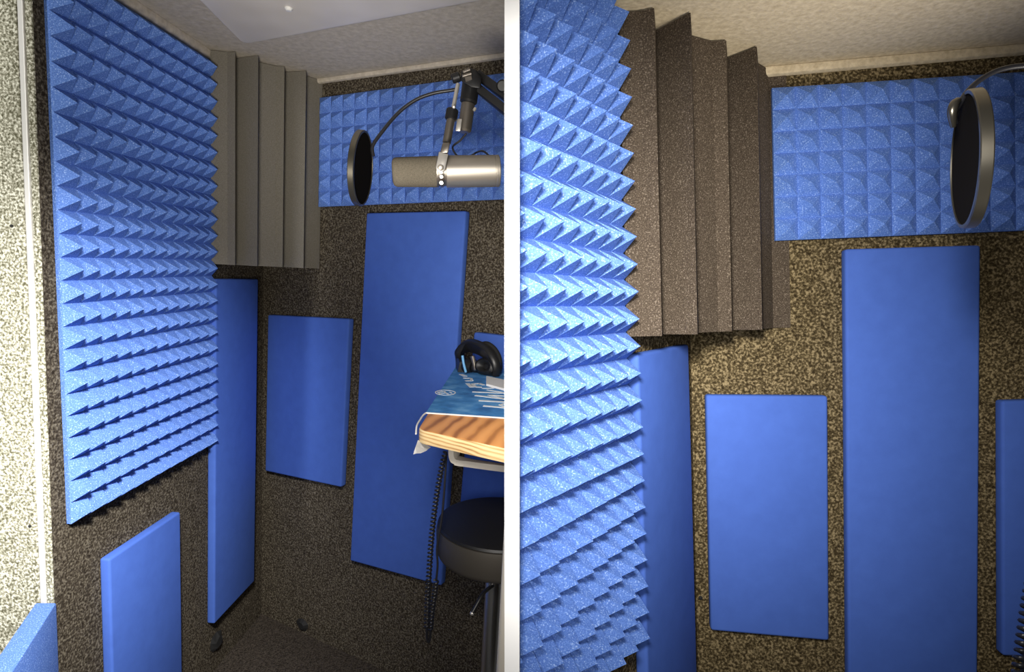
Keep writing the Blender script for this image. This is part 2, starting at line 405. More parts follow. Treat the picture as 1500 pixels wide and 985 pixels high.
# right booth, left wall: runs up to the white divider and is trimmed there
bs2=.014
uE,zE=RB.uz_left(932,936,bs2); uF,zF=RB.uz_left(912.6,411,bs2); uG,zG=RB.uz_left(900,2,bs2)
zG=RB.ceil-.004; pv=(zG-zE)/24
bm=pyramid(RB,[RB.lw(uE,zE),RB.lw(uE+12*pv*.98,zE),RB.lw(uG+12*pv*.98,zG),RB.lw(uG,zG)],RB.na,12,24,bs2,.038)
trim_divider(bm)
solo(RB,'pyramid_foam_panel',bm,M['foam'],'large blue pyramid foam sheet on the left wall, right booth, trimmed at the white divider','acoustic foam','blue pyramid foam sheets')
uH,zH=RB.uz_back(1131,129,bs2); uI,zI=RB.uz_back(1136,352.7,bs2)
pz=(zH-zI)/7
uJ,zJ=RB.uz_back(1427.6,110,bs2); uK,zK=RB.uz_back(1413.8,341.3,bs2); k_=18*pz/(uJ-uH); k2_=18*pz/(uK-uI)
bm=pyramid(RB,[RB.bw(uI,zI,.0045),RB.bw(uI+(uK-uI)*k2_,zI+(zK-zI)*k2_,.0045),RB.bw(uH+(uJ-uH)*k_,zH+(zJ-zH)*k_,.0045),RB.bw(uH,zH,.0045)],RB.nb,18,7,bs2-.0045,.021)
solo(RB,'pyramid_foam_panel',bm,M['foam'],'wide blue pyramid foam strip near the ceiling behind the right booth pop filter','acoustic foam','blue pyramid foam sheets')
# right booth, flat panels
q=uvs(RB.uz_left,[(934.5,519.5),(1009.2,504.6),(1022,985),(951,985)],.026)
z2=q[0][1]-.98*KS*1.1
q=[q[0],q[1],(q[1][0]+(q[2][0]-q[1][0])*1.0,z2),(q[3][0],z2)]
lpanel(RB,'acoustic_panel',q,'tall narrow blue panel beside the corner below the brown ridged foam, right booth',.026)
q=uvs(RB.uz_back,[(1034.3,579),(1213,580.5),(1215,940),(1041.3,924.7)],.026)
bpanel(RB,'acoustic_panel',q,'small blue rectangular panel on the back wall, right booth',.026)
q=uvs(RB.uz_back,[(1238.3,365),(1437.3,359),(1431.4,985),(1242.3,985)],.026)
z2=q[0][1]-1.22*KS*.97
q=[q[0],q[1],(q[2][0],z2),(q[3][0],z2)]
bpanel(RB,'acoustic_panel',q,'tall blue panel in the middle of the back wall, right booth',.026)
q=uvs(RB.uz_back,[(1468,587.7),(1600,584),(1600,966),(1469,962)],.026)
bpanel(RB,'acoustic_panel',q,'dark shaded blue panel at the far right edge, right booth',.026)

# ---- ridged corner foam
def corner_trap(B,name,pA,pB,ridges,zl,prot,m,label,flange):
    """Prism across the corner with four sharp vertical ridges; ridges given by sight lines at mid height."""
    A=Vector((pA.x,pA.y,0)); C=Vector((pB.x,pB.y,0)); D=(C-A); L=D.length; D.normalize()
    N=Vector((D.y,-D.x,0)); 
    if N.dot(B.E-A)<0: N=-N
    def t_at(px,py,n):
        d=B.r(px,py); s=((A+N*n-B.E).dot(N))/d.dot(N); return (B.E+d*s-A).dot(D)
    k=prot; rn=[k,k*1.40,k*.75,k]; vn=[.0,k*.36,-k*.15,k*.16]
    R_=[t_at(px,py,n) for (px,py),n in zip(ridges,rn)]
    V_=[max(t_at(px+1.5,py,n),r_+.002) for (px,py),n,r_ in zip(ridges,vn,R_)]
    P=[(0,k*.25),(R_[0]-.016,k*.62),(R_[0],rn[0]),(V_[0],vn[0]),(R_[1],rn[1]),(V_[1],vn[1]),(V_[1]+(R_[2]-V_[1])*.72,k*.45),(R_[2],rn[2]),(V_[2],vn[2]),(R_[3],rn[3]),(V_[3],vn[3]),(L,.0)]
    pts=[A+D*t+N*n for t,n in P]
    cr=B.corner+B.na*.0005+B.nb*.0005; fl_=B.back(*flange)
    fl_=Vector((fl_.x,fl_.y,0)); fl_=fl_-B.nb*((fl_-cr).dot(B.nb))
    pts=pts+[fl_+B.nb*.0035,fl_+B.nb*.0002,Vector((cr.x,cr.y,0))]
    bm=bmesh.new(); hexa(bm,[p+Z*zl for p in pts],[p+Z*(B.ceil-.003) for p in pts])
    return solo(B,name,bm,m,label,'bass trap','ridged corner foam blocks')
pA=LB.lw(.352,0,.004); pB=LB.back(466,250,.0035)
corner_trap(LB,'corner_bass_trap',pA,pB,[(344.5,250),(377.5,250),(415.2,250),(446.5,250)],LB.back(440,392.5,.06).z,.060,M['trap_left'],'dark grey ridged foam block across the upper corner, left booth',(470.5,250))
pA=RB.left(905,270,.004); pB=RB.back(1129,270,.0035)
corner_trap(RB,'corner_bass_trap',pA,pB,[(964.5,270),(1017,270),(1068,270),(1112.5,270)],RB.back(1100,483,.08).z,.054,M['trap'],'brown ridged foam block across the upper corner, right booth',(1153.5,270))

# ---- ceiling light in the left booth
zc=LB.ceil; zl=zc-.028
K=LB.flat(357,66,zl)
def rrect(o,U,V,w,h,r,n=8):
    out=[]
    for cx,cy,a0 in ((w-r,r,-90),(w-r,h-r,0),(r,h-r,90),(r,r,180)):
        for k in range(n+1):
            t=radians(a0+90*k/n); out.append(o+U*(cx+r*cos(t))+V*(cy+r*sin(t)))
    return out
lt=Thing(LB,'ceiling_light',Vector((K.x,K.y,zl)),'flat white ceiling light panel with rounded corner, left booth','ceiling light')
K2=LB.flat(716,0,zl); K1=LB.flat(291,0,zl); Uc=(K2-K).normalized(); Vc=(K1-K).normalized(); K=K-(Uc+Vc)*.004
bm=bmesh.new(); r0=rrect(K,Uc,Vc,.80,.56,.04); 
hexa(bm,r0,[Vector((p.x,p.y,zc-.0005)) for p in r0]); bev(bm,.010,3,60)
dif=lt.part('diffuser',bm,M['diffuser'],smooth=45)
kp=LB.flat(423,12,zl)
bm=bmesh.new(); lathe(bm,Vector((kp.x,kp.y,zl+.004)),-Z,[(0,.009),(.006,.009),(.010,.006),(.011,0)],20)
lt.part('knob',bm,M['white_cloth'],smooth=40)

# ---- foam slab standing on the floor against the board
d0=on_board(52,883,.012); zt_=d0.z
A0=LB.flat(83,883,zt_); d1=LB.flat(0,958,zt_); dd=d1-d0; dd.z=0; dd.normalize()
dn_=Vector((-dd.y,dd.x,0)); dn_=dn_ if dn_.x>0 else -dn_
th=max((A0-d0).dot(dn_),.03); A1=d0+dn_*th+dd*((A0-d0).dot(dd))
fl0=Vector((0,0,1))*.001
bm=bmesh.new(); fr=[d0,A1,A1+dd*.30,d0+dd*.30]
hexa(bm,fr,[Vector((p.x,p.y,.001)) for p in fr]); bev(bm,.004,2)
solo(LB,'acoustic_panel',bm,M['foam'],'thick blue foam slab standing against the door frame at bottom left','acoustic panel','flat blue acoustic panels',smooth=40)
print('slab th',th,'top',zt_)

# ================================================================== FLOOR BITS
def scrap(p,n,u,w,h,label,th=.012):
    t=n.cross(u)
    bm=bmesh.new(); k=9
    random.seed(int(w*1000)+3)
    ring=[p+u*(w*.5*cos(2*pi*i/k)*random.uniform(.75,1.1))+t*(h*.5*sin(2*pi*i/k)*random.uniform(.75,1.1)) for i in range(k)]
    hexa(bm,ring,[p+(q_-p)*.55+n*th*random.uniform(.6,1.1) for q_ in ring])
    solo(LB,'velcro_pad',bm,M['black_matte'],label,'pad','black pads near the floor')
p=LB.left(316,941,.0008); scrap(p,LB.na,LB.a,.085,.070,'ragged black pad at the foot of the wall below the corner panel')
p=LB.back(443,915,.0008); scrap(p,LB.nb,LB.b,.066,.050,'ragged black pad low on the back wall just above the floor')
def nail(B,p,n,label,s=.004):
    bm=bmesh.new(); lathe(bm,p,n,[(0,s),(.002,s),(.003,s*.6),(.0035,0)],12)
    solo(B,'screw_head',bm,M['black_matte'],label,'screw','black screw heads')
nail(RB,RB.back(1026,876,.0005),RB.nb,'black screw head on the carpet left of the small panel, right booth',.0045)
for (px,py,l) in ((17.5,331,'upper black screw head in the carpeted board'),(44,771,'lower black screw head in the carpeted board')):
    nail(LB,on_board(px,py,.0003),fw,l,.003)

# ================================================================== DESK
ZD=CAM_H-.285; TT=.026
df=lambda px,py: LB.flat(px,py,ZD)
fl=df(611.5,629); frp=df(738,656.4); bl=df(671,536)
ed=(frp-fl).normalized(); 
bk=LB.bw(0,0,.034)
# stretch: right end stops short of the right booth's wall, back edge lies along the back wall
def on_back(p,d):
    t=(-(LB.db-.034)-LB.nb.dot(p-LB.E))/LB.nb.dot(d); return p+d*t
ldir=(bl-fl).normalized(); bl2=on_back(fl,ldir)
fr2=fl+ed*((frp-fl).length+.05)
def rlimit(p,d):
    # follow d until 25 mm from the right booth's outer wall face
    wn=(RB.M.to_3x3()@RB.na); w0=RB.M@RB.lw(0,ZD,-.05)
    return p+d*((w0-p).dot(wn)/d.dot(wn))
br2=on_back(fl+ed*.62,ldir)
fr2=rlimit(fl,ed); br2=rlimit(bl2,-LB.b)
print('desk',fl,fr2,bl2,br2)
DT=Thing(LB,'desk',Vector(((fl.x+br2.x)/2,(fl.y+br2.y)/2,0)),'wooden desk with rounded corner and pale end grain, left booth','desk')
def rounded(poly_,i,r,n=6):
    """Round corner i of a polygon."""
    p=poly_[i]; a=(poly_[i-1]-p).normalized(); b=(poly_[(i+1)%len(poly_)]-p).normalized()
    s=p+a*r; e_=p+b*r; arc=[(s*(1-t)**2+p*(2*t*(1-t))+e_*t*t) for t in [k/n for k in range(n+1)]]
    return poly_[:i]+arc+poly_[i+1:]
outl=rounded([fl,fr2,br2,bl2],0,.022)
bm=bmesh.new(); hexa(bm,outl,[q_-Z*TT for q_ in outl]); 
bmesh.ops.recalc_face_normals(bm,faces=bm.faces)
es=[e_ for e_ in bm.edges if len(e_.link_faces)==2 and e_.calc_face_angle(0)>radians(60) and abs((e_.verts[0].co-e_.verts[1].co).normalized().z)<.5]
bmesh.ops.bevel(bm,geom=es,offset=.004,segments=2,profile=.5,affect='EDGES')
for f_ in bm.faces: f_.material_index=0 if abs(f_.normal.z)>.75 else 1
DT.part('tabletop',bm,[M['wood_top'],M['wood_end']],smooth=40)
# beige metal under-frame
zr=ZD-TT
u1=LB.flat(661,664,zr); 
inw=ldir*.02
pathp=[LB.cp(665,660,(u1-LB.E).dot(WL.transposed()@Vector((0,0,1))) if False else 1.13)]
zz=1.12
pp=[LB.cp(666,656,zz),LB.cp(665.5,668,zz),LB.cp(667,673,zz),LB.cp(671.5,675.5,zz),LB.cp(690,679,zz-.01),LB.cp(739,686,zz-.05),LB.cp(775,691.5,zz-.09)]
bm=bmesh.new(); sweep(bm,spline(pp,6),.006,flat=(.013,.03),upv=Vector((.3,0,1)))
DT.part('under_frame',bm,M['beige_metal'],smooth=40)
for s,yy in ((.10,0),(.20,1)):
    base=fr2-ed*.03+ldir*.05 if yy==0 else br2+LB.b*.05-ldir*.05
    bm=bmesh.new(); rod(bm,Vector((base.x,base.y,0)),Vector((base.x,base.y,zr)),.014)
    DT.part('leg',bm,M['beige_metal'],smooth=40)
# ---- printed cloth mat
MT=Thing(LB,'desk_mat',Vector((fl.x,fl.y,ZD)),'blue printed cloth mat with white lettering draped over the desk','desk mat')
zm=ZD+.0025
mf=lambda px,py,z=ZD+.0031: LB.flat(px,py,z)
m0=mf(624,604.5); m1=mf(738,612); md=(m1-m0).normalized(); m1=rlimit(m0,md)-md*.01
m3=on_back(m0,ldir)-ldir*.012; m2=rlimit(m3,-LB.b)+LB.b*.01
# left margin drapes over the desk edge
Lm=fl+(m0-fl).dot(ldir)*ldir-Vector((0,0,0)); 
def flz(p,z): return Vector((p.x,p.y,z))
outm=[flz(m0,ZD+.0005),flz(m1,ZD+.0005),flz(m2,ZD+.0005),flz(m3,ZD+.0005)]
bm=bmesh.new(); slab(bm,outm,Z*.0025)
MT.part('cloth',bm,M['deskmat'])
bm=bmesh.new(); sweep(bm,[flz(m0,ZD+.002),flz(m0+md*.03,ZD+.002),flz(m1-md*.001,ZD+.002)],.0016,8)
# the white hem carries on around the desk corner and down
hem=[flz(m0,ZD+.002),LB.flat(619.5,609,ZD+.001),LB.flat(615.5,615,ZD-.0),LB.flat(611.3,624,ZD-.001)-ed*.001,LB.cp(609,634,(fl-LB.E).dot(WL.transposed()[2] if False else WL.inverted().transposed()@Vector((0,0,1)))-.002)]
fz=(WL.inverted()@(fl-LB.E)).z       # camera depth of the desk's front-left corner
hem[-1]=LB.cp(609.3,636,fz-.002)
sweep(bm,spline(hem,5),.0016,8)
MT.part('hem',bm,M['white_cloth'],smooth=40,label='white stitched edge of the mat')
bm=bmesh.new()
T0=[LB.cp(612.2,645,fz+.004),LB.cp(608.8,655,fz+.0),LB.cp(605.3,666,fz-.006),LB.cp(610,664.7,fz),LB.cp(616.5,664.3,fz+.012),LB.cp(624,661,fz+.03),LB.cp(631,655.5,fz+.05)]
hexa(bm,T0,[p_+LB.r(620,600)*.002 for p_ in T0])
MT.part('corner_flap',bm,M['white_cloth'],label='white underside of the mat corner hanging below the desk')
# lettering: white strokes printed on the cloth
def stroke(bm,p,q_,w0,w1=None):
    w1=w0 if w1 is None else w1
    a=mf(*p);b=mf(*q_); d=(b-a).normalized(); n=Vector((-d.y,d.x,0))
    hexa(bm,[a-n*w0/2,b-n*w1/2,b+n*w1/2,a+n*w0/2],[v_+Z*.0006 for v_ in (a-n*w0/2,b-n*w1/2,b+n*w1/2,a+n*w0/2)])
bm=bmesh.new()
X=lambda x,y:(655+x/14.92,540+y/14.92)
for p_,q_,w in [((790,820),(1340,868),.010),((1340,868),(1150,800),.006),((1150,800),(1340,752),.006),((690,705),(1340,742),.010),
              ((615,592),(1340,680),.010),((1340,680),(900,580),.006),((900,580),(1340,610),.006),((550,515),(1340,545),.009),((1340,545),(870,470),.006),
              ((445,330),(535,412),.011),((545,350),(620,408),.010),((545,345),(700,330),.009),((700,330),(800,365),.009),((620,408),(760,412),.008),((760,440),(1200,425),.007),
              ((400,275),(545,268),.010),((350,212),(520,215),.009),((520,215),(545,268),.007),((300,130),(400,175),.012)]:
    stroke(bm,X(*p_),X(*q_),w)
MT.part('lettering',bm,M['white_print'])
# round emblem with angular mark
bm=bmesh.new()
oc=mf(652.5,575.5); ex=mf(666.5,579)-mf(640,571); 
ue=md; ve=Vector((-ue.y,ue.x,0))
ra,rb=.0235,.028
ring=[oc+ue*ra*cos(2*pi*k/40)+ve*rb*sin(2*pi*k/40) for k in range(41)]
for k in range(40):
    a,b=ring[k],ring[k+1]; c1=oc+(a-oc)*.88; c2=oc+(b-oc)*.88
    hexa(bm,[a,b,c2,c1],[v_+Z*.0006 for v_ in (a,b,c2,c1)])
def mark(x0,y0,x1,y1,w):
    a=oc+ue*x0*ra+ve*y0*rb; b=oc+ue*x1*ra+ve*y1*rb; d=(b-a).normalized(); n=Vector((-d.y,d.x,0))
    hexa(bm,[a-n*w,b-n*w,b+n*w,a+n*w],[v_+Z*.0006 for v_ in (a-n*w,b-n*w,b+n*w,a+n*w)])
mark(-.75,-.1,-.2,.45,.002); mark(-.2,.45,.05,-.15,.002); mark(.05,-.15,-.45,-.45,.002); mark(.05,-.15,.35,-.5,.002); mark(.35,.35,.6,-.1,.002); mark(-.7,-.15,-.35,-.55,.0018)
MT.part('emblem',bm,M['white_print'])

# ================================================================== HEADPHONES
cz=1.34
def hp(px,py,z=cz):
    d=(WL.inverted()@(LB.flat(px,py,ZD+.012)-LB.E)).z if py>515 else 9
    return LB.cp(px,py,min(z,d) if d>0 else z)
HB=df(700,552)
HP=Thing(LB,'headphones',Vector((HB.x,HB.y,ZD)),'black over-ear headphones with light blue trim resting on the blue desk mat','headphones')
czz=(WL.inverted()@(HB-LB.E)).z
# headband: broad arch
arc=[hp(677,541,czz+.12),hp(674,529,czz+.11),hp(675.5,515,czz+.09),hp(688,507.5,czz+.07),hp(702,510,czz+.03),hp(716,520,czz-.0),hp(724,534,czz-.01),hp(724,546,czz-.0)]
bm=bmesh.new(); sweep(bm,spline(arc,7),.01,flat=(.040,.020),upv=LB.r(690,520)*-1+Vector((.2,0,.5)))
hb=HP.part('headband',bm,M['black'],smooth=50)
arc2=[hp(704,505.5,czz+.06),hp(714,504,czz+.07),hp(724,511,czz+.07),hp(731,524,czz+.06),hp(732,540,czz+.05)]
bm=bmesh.new(); sweep(bm,spline(arc2,7),.007,10); HP.part('cable_loop',bm,M['black_matte'],smooth=50)
def cup(pc_,ax,r,th_,ell):
    bm=bmesh.new(); lathe(bm,pc_,ax,[(0,0),(0,r*.8),(th_*.25,r),(th_*.6,r),(th_,r*.78),(th_,0)],36,ell); return bm
c1=hp(694,537,czz+.045); axl=Vector((-.85,.35,.05))
o=HP.part('ear_cup',cup(c1,axl,.034,.026,.66),M['black'],smooth=40)
bm=bmesh.new(); sweep(bm,spline([hp(677.5,521,czz-.01),hp(679,532,czz-.01),hp(682.5,546,czz-.01)],6),.0035,8); HP.part('trim',bm,M['light_blue'],smooth=50,parent=o,label='light blue trim of the ear cup')
bm=bmesh.new(); lathe(bm,c1-axl.normalized()*.002,-axl,[(0,.022),(.004,.025),(.012,.024),(.017,.016),(.013,.010),(.006,.008)],36,.62); HP.part('ear_cushion',bm,M['leather'],smooth=50,parent=o)
c2=hp(714,538,czz+.01); ax2=Vector((-.55,-.75,.25))
o=HP.part('ear_cup',cup(c2,-ax2,.038,.026,.72),M['black'],smooth=40)
bm=bmesh.new(); lathe(bm,c2,ax2,[(0,.030),(.005,.034),(.014,.033),(.019,.024),(.014,.014),(.004,.010)],36,.68); HP.part('ear_cushion',bm,M['leather'],smooth=50,parent=o)
bm=bmesh.new(); rod(bm,hp(692,522,czz+.03),hp(697,543,czz+.02),.006); HP.part('yoke',bm,M['gunmetal'],smooth=40)
# white card behind/under the headphones
ca=[mf(712,554,ZD+.004),mf(745,561,ZD+.004),mf(745,575,ZD+.004),mf(712,566,ZD+.004)]
bm=bmesh.new(); slab(bm,ca,Z*.006); bev(bm,.0015)
solo(LB,'notepad',bm,M['white_cloth'],'small white block lying on the mat in front of the headphones','notepad')

# ================================================================== MICROPHONE, BOOM ARM, POP FILTER (left booth)
mz=1.20; mp=lambda px,py,z=mz: LB.cp(px,py,z)
PX=mz/F
MC=Thing(LB,'microphone',mp(650,250),'grey metal broadcast microphone with foam windscreen hanging from the boom arm','microphone')
ax0=mp(575,252.5); ax1=mp(731,250.5,mz+.03); da_=(ax1-ax0).normalized(); Lm_=(ax1-ax0).length
at=lambda px: (px-575)/156*Lm_
bm=bmesh.new(); r=21.3*PX
lathe(bm,ax0,da_,[(0,0),(0,r*.72),(r*.05,r*.86),(r*.16,r*.95),(r*.35,r*.99),(at(638),r*1.05)],48)
MC.part('windscreen',bm,M['windscreen'],smooth=40)
bm=bmesh.new(); r=23.2*PX
lathe(bm,ax0,da_,[(at(652),r*.9),(at(652.5),r),(at(724),r*1.0),(at(724.5),r*.985),(at(726),r*.985),(at(726.5),r*1.01),(at(730.5),r*1.0),(at(731.5),r*.93),(at(731),r*.8)],48)
MC.part('body',bm,M['champagne'],smooth=30)
bm=bmesh.new(); r=22.6*PX
lathe(bm,ax0,da_,[(at(637.5),r*.9),(at(638),r),(at(641),r),(at(641.5),r*.93),(at(644),r*.93),(at(644.5),r),(at(648),r),(at(648.5),r*.93),(at(652),r*.93)],48)
ring_=MC.part('collar',bm,M['gunmetal'],smooth=25)
bm=bmesh.new()
for yy,w in ((252.5,4),(259,5.5),(268,6)):
    pz_=mp(646.5,yy,mz-22*PX+abs(yy-251)*.0006); lathe(bm,pz_,LB.r(646,yy)*-1,[(-.004,.0001),(-.004,w*PX*.5),(.002,w*PX*.45),(.002,.0001)],14)
MC.part('screws',bm,M['silver'],smooth=40,parent=ring_)
# yoke: two arms and a cross piece
fwd=LB.r(650,250).normalized()
for s in (-1,1):
    zz_=mz+s*25*PX
    piv=mp(645.5,245.5,zz_); top_=mp(650,224,zz_)
    bm=bmesh.new()
    dY=(top_-piv).normalized(); sd=dY.cross(fwd).normalized(); w=7.6*PX*(.9 if s<0 else 1)
    ol=[piv+sd*w*cos(radians(t))-dY*w*sin(radians(t)) for t in range(0,181,15)]+[top_-sd*w*.98,top_+sd*w*.98]
    slab(bm,ol,fwd*.005); bev(bm,.0012,2)
    y_=MC.part('yoke_arm',bm,M['silver'] if s<0 else M['gunmetal'],smooth=40)
    if s<0:
        bm=bmesh.new(); lathe(bm,piv,-fwd,[(0,4.3*PX),(.003,4.3*PX),(.004,3.4*PX),(.004,0)],20); MC.part('pivot_knob',bm,M['champagne'],smooth=40,parent=y_)
bm=bmesh.new()
q_=[mp(644.5,224,mz-25*PX),mp(656.5,224,mz-25*PX),mp(659.5,209,mz-25*PX),mp(648.5,209,mz-25*PX)]
slab(bm,q_,fwd*(50*PX+.005)); bev(bm,.002,2); MC.part('yoke_bridge',bm,M['gunmetal'],smooth=40)
bm=bmesh.new(); rod(bm,mp(654,211),mp(661,172),6.2*PX); MC.part('stem',bm,M['gunmetal'],smooth=40)
bm=bmesh.new(); rod(bm,mp(660.3,176),mp(663,160),9*PX,c=.002); MC.part('collar_nut',bm,M['black'],smooth=40)
bm=bmesh.new(); rod(bm,mp(663.3,162),mp(671,122),3.0*PX); MC.part('thread_rod',bm,M['silver'],smooth=40)
bm=bmesh.new(); lathe(bm,mp(664.8,157,mz-.012),-fwd,[(-.004,.0001),(-.004,.0035),(.001,.0035),(.003,.002),(.003,.0001)],16); MC.part('thumb_screw',bm,M['silver'],smooth=40)
# cable from the back of the mic up to the arm
cb=[mp(719,236,mz+.03),mp(716,228,mz+.02),mp(707,221.5,mz+.03),mp(697,224,mz+.05),mp(688,229,mz+.05),mp(672,230,mz+.04),mp(663,216,mz+.03),mp(674,206,mz+.02),mp(683,196,mz+.01)]
bm=bmesh.new(); sweep(bm,spline(cb,8),1.5*PX,8); MC.part('cable',bm,M['cable'],smooth=60)
# ---- boom arm
BA=Thing(LB,'boom_arm',df(790,560),'black articulated boom arm holding the microphone above the desk','boom arm')
ef=lambda px,py,z=mz+.03: LB.cp(px,py,z)
bm=bmesh.new(); rod(bm,ef(680,194),ef(686,150),10.2*PX); sl=BA.part('cable_sleeve',bm,M['gunmetal'],smooth=40)
bm=bmesh.new(); rod(bm,ef(686,152),ef(692,106),13*PX,c=.004); BA.part('swivel',bm,M['black'],smooth=40)
bm=bmesh.new(); q_=[ef(667,192,mz+.012),ef(674.5,192,mz+.012),ef(677,174,mz+.012),ef(670,174,mz+.012)]; slab(bm,q_,fwd*.012); bev(bm,.001); BA.part('bracket',bm,M['silver'],smooth=40,parent=sl)
bm=bmesh.new(); hexa(bm,[ef(676,104,mz-.01),ef(690,99.5,mz-.01),ef(699,103,mz-.01),ef(706,116,mz-.01),ef(704,130,mz-.01),ef(690,128,mz-.01),ef(674,118,mz-.01)],
     [ef(676,104,mz+.06),ef(690,99.5,mz+.06),ef(699,103,mz+.06),ef(706,116,mz+.06),ef(704,130,mz+.06),ef(690,128,mz+.06),ef(674,118,mz+.06)]); bev(bm,.004,2)
hd=BA.part('head_joint',bm,M['black'],smooth=40)
bm=bmesh.new(); rod(bm,ef(662,116,mz-.0),ef(674,112,mz-.0),7*PX,c=.002); BA.part('tilt_knob',bm,M['black'],smooth=40,parent=hd)
bm=bmesh.new()
for (x0,y0,x1,y1,w) in ((678,106,689,102,.0035),(677,112,691,108,.0035)): rod(bm,ef(x0,y0,mz-.012),ef(x1,y1,mz-.012),w)
q_=[ef(681,113,mz-.014),ef(690.5,111,mz-.014),ef(691.5,116.5,mz-.014),ef(682.5,119.5,mz-.014)]; slab(bm,q_,fwd*.006)
BA.part('clamp_plate',bm,M['gunmetal'],smooth=40,parent=hd)
end1=LB.cp(800,176,1.24); end2=LB.cp(800,212,1.24)
bm=bmesh.new(); sweep(bm,[ef(700,110,mz+.05),ef(740,140,1.235),LB.cp(808,196,1.28)],.01,flat=(.020,.018),upv=Z); BA.part('arm_bar',bm,M['black'],smooth=40)
bm=bmesh.new(); sweep(bm,[ef(697,127,mz+.03),ef(739,161,1.225),LB.cp(806,214,1.27)],.01,flat=(.018,.018),upv=Z); BA.part('arm_bar',bm,M['black'],smooth=40)
bm=bmesh.new(); rod(bm,LB.cp(735.5,126,1.215),LB.cp(742,126,1.26),9*PX,c=.003); BA.part('joint_knob',bm,M['black'],smooth=40)
bm=bmesh.new(); rod(bm,LB.cp(696.8,158,mz+.0),LB.cp(693.8,162.5,mz+.0),2.2*PX); BA.part('lock_pin',bm,M['silver'],smooth=40)
elb=LB.cp(806,205,1.28)
base=LB.flat(850,545,ZD+.003)
bz=Vector((elb.x+.02,elb.y+.03,ZD+.0035))
bm=bmesh.new(); rod(bm,bz,elb+Vector((.0,0,.01)),.011); BA.part('post',bm,M['black'],smooth=40)
bm=bmesh.new(); lathe(bm,bz,Z,[(0,.034),(.006,.034),(.008,.03),(.02,.02),(.03,.014)],28); BA.part('base',bm,M['black'],smooth=40)
# ---- pop filters
def pop_filter(B,label,centre,axis,rad,thick,neck,neck_r,extra=None):
    T=Thing(B,'pop_filter',centre-Z*rad,label,'pop filter','round pop filters')
    ax=axis.normalized(); p=centre-ax*thick/2
    bm=bmesh.new()
    ri=rad*.94
    lathe(bm,p,ax,[(0,ri),(0,rad*.985),(thick*.1,rad),(thick*.9,rad),(thick,rad*.985),(thick,ri)],64)
    # ring faces only: replace the end caps with an inner wall
    caps=[f_ for f_ in bm.faces if len(f_.verts)>10]; bmesh.ops.delete(bm,geom=caps,context='FACES_ONLY')
    bd=[e_ for e_ in bm.edges if e_.is_boundary]; bmesh.ops.bridge_loops(bm,edges=bd)
    h=T.part('hoop',bm,M['hoop'],smooth=35)
    bm=bmesh.new(); lathe(bm,p+ax*thick*.12,ax,[(0,0),(0,ri*1.01),(thick*.76,ri*1.01),(thick*.76,0)],64); T.part('gauze',bm,M['gauze'],smooth=30)
    bm=bmesh.new(); sweep(bm,spline(neck,10),neck_r,10); T.part('gooseneck',bm,M['cable'],smooth=60)
    return T
pz_=1.215
ctr=LB.cp(528.5,247,pz_)
side=LB.r(529,247).normalized()
# the hoop faces along the microphone axis, turned well away from the eye
up_=Vector((0,0,1))
rt=side.cross(up_).normalized()
axp=(rt*.965 - side*.33 + up_*.03)
axp=(rt*.96 - side*.26 - up_*.02)
nk=[LB.cp(547,229,pz_-.01),LB.cp(546,214,pz_-.01),LB.cp(560,193,pz_-.005),LB.cp(583,166,pz_),LB.cp(608,147,pz_),LB.cp(634,137,pz_),LB.cp(660,132.5,pz_),LB.cp(668,131,pz_)]
pop_filter(LB,'round black pop filter on a gooseneck in front of the microphone, left booth',ctr,axp,54*pz_/F,.013,nk,2.6*pz_/F)
pz2=.62; ctr=RB.cp(1421,234.5,pz2); side=RB.r(1421,234).normalized(); rt=side.cross(up_).normalized()
axp=(rt*.955+side*.30-up_*.05)
axp=(rt*.975+side*.19-up_*.045)
nk=[RB.cp(1398.5,182,pz2-.0),RB.cp(1398,167,pz2),RB.cp(1404,155,pz2),RB.cp(1416,136,pz2),RB.cp(1436,117,pz2),RB.cp(1464,102.5,pz2),RB.cp(1500,96.5,pz2),RB.cp(1545,97,pz2),RB.cp(1590,108,pz2)]
PF=pop_filter(RB,'round black pop filter with bright metal rim near the right edge',ctr,axp,99*pz2/F,.0115,nk,3.9*pz2/F)
bm=bmesh.new(); e_=nk[-1]; wx=RB.bw(1.5,0).x
rod(bm,e_-Vector((.012,0,.004)),Vector((wx+.004,e_.y,e_.z-.03)),.008); PF.part('clamp_arm',bm,M['black'],smooth=40)
bm=bmesh.new(); sweep(bm,spline([RB.cp(1396.5,186,pz2-.005),RB.cp(1394.5,166,pz2-.01),RB.cp(1398,152,pz2-.01),RB.cp(1405,146,pz2-.008)],6),lambda t:.0025+.0022*sin(pi*t),10); PF.part('mount_clip',bm,M['hoop'],smooth=60)

# ================================================================== STOOL
sz=1.30
def ss(px,py,z=sz): return LB.cp(px,py,z)
sc=ss(733,765); 
zs=sc.z; Rr=.142
base_=Vector((sc.x,sc.y,0))
ST=Thing(LB,'bar_stool',base_,'round black bar stool with chrome column tucked under the desk','stool')
bm=bmesh.new(); lathe(bm,Vector((sc.x,sc.y,zs-.006)),Z,[(0,Rr*.95),(.003,Rr*.985),(.008,Rr*.97),(.012,Rr*.88),(.012,0)],72); ST.part('seat',bm,M['leather'],smooth=40)
bm=bmesh.new(); lathe(bm,Vector((sc.x,sc.y,zs-.072)),Z,[(0,0),(0,Rr*.93),(.004,Rr*.96),(.012,Rr*.985),(.055,Rr),(.066,Rr*.985),(.067,0)],72); ST.part('seat_skirt',bm,M['rim'],smooth=40)
bm=bmesh.new(); rod(bm,Vector((sc.x-.008,sc.y,.02)),Vector((sc.x-.008,sc.y,zs-.071)),.0185); ST.part('column',bm,M['chrome'],smooth=40)
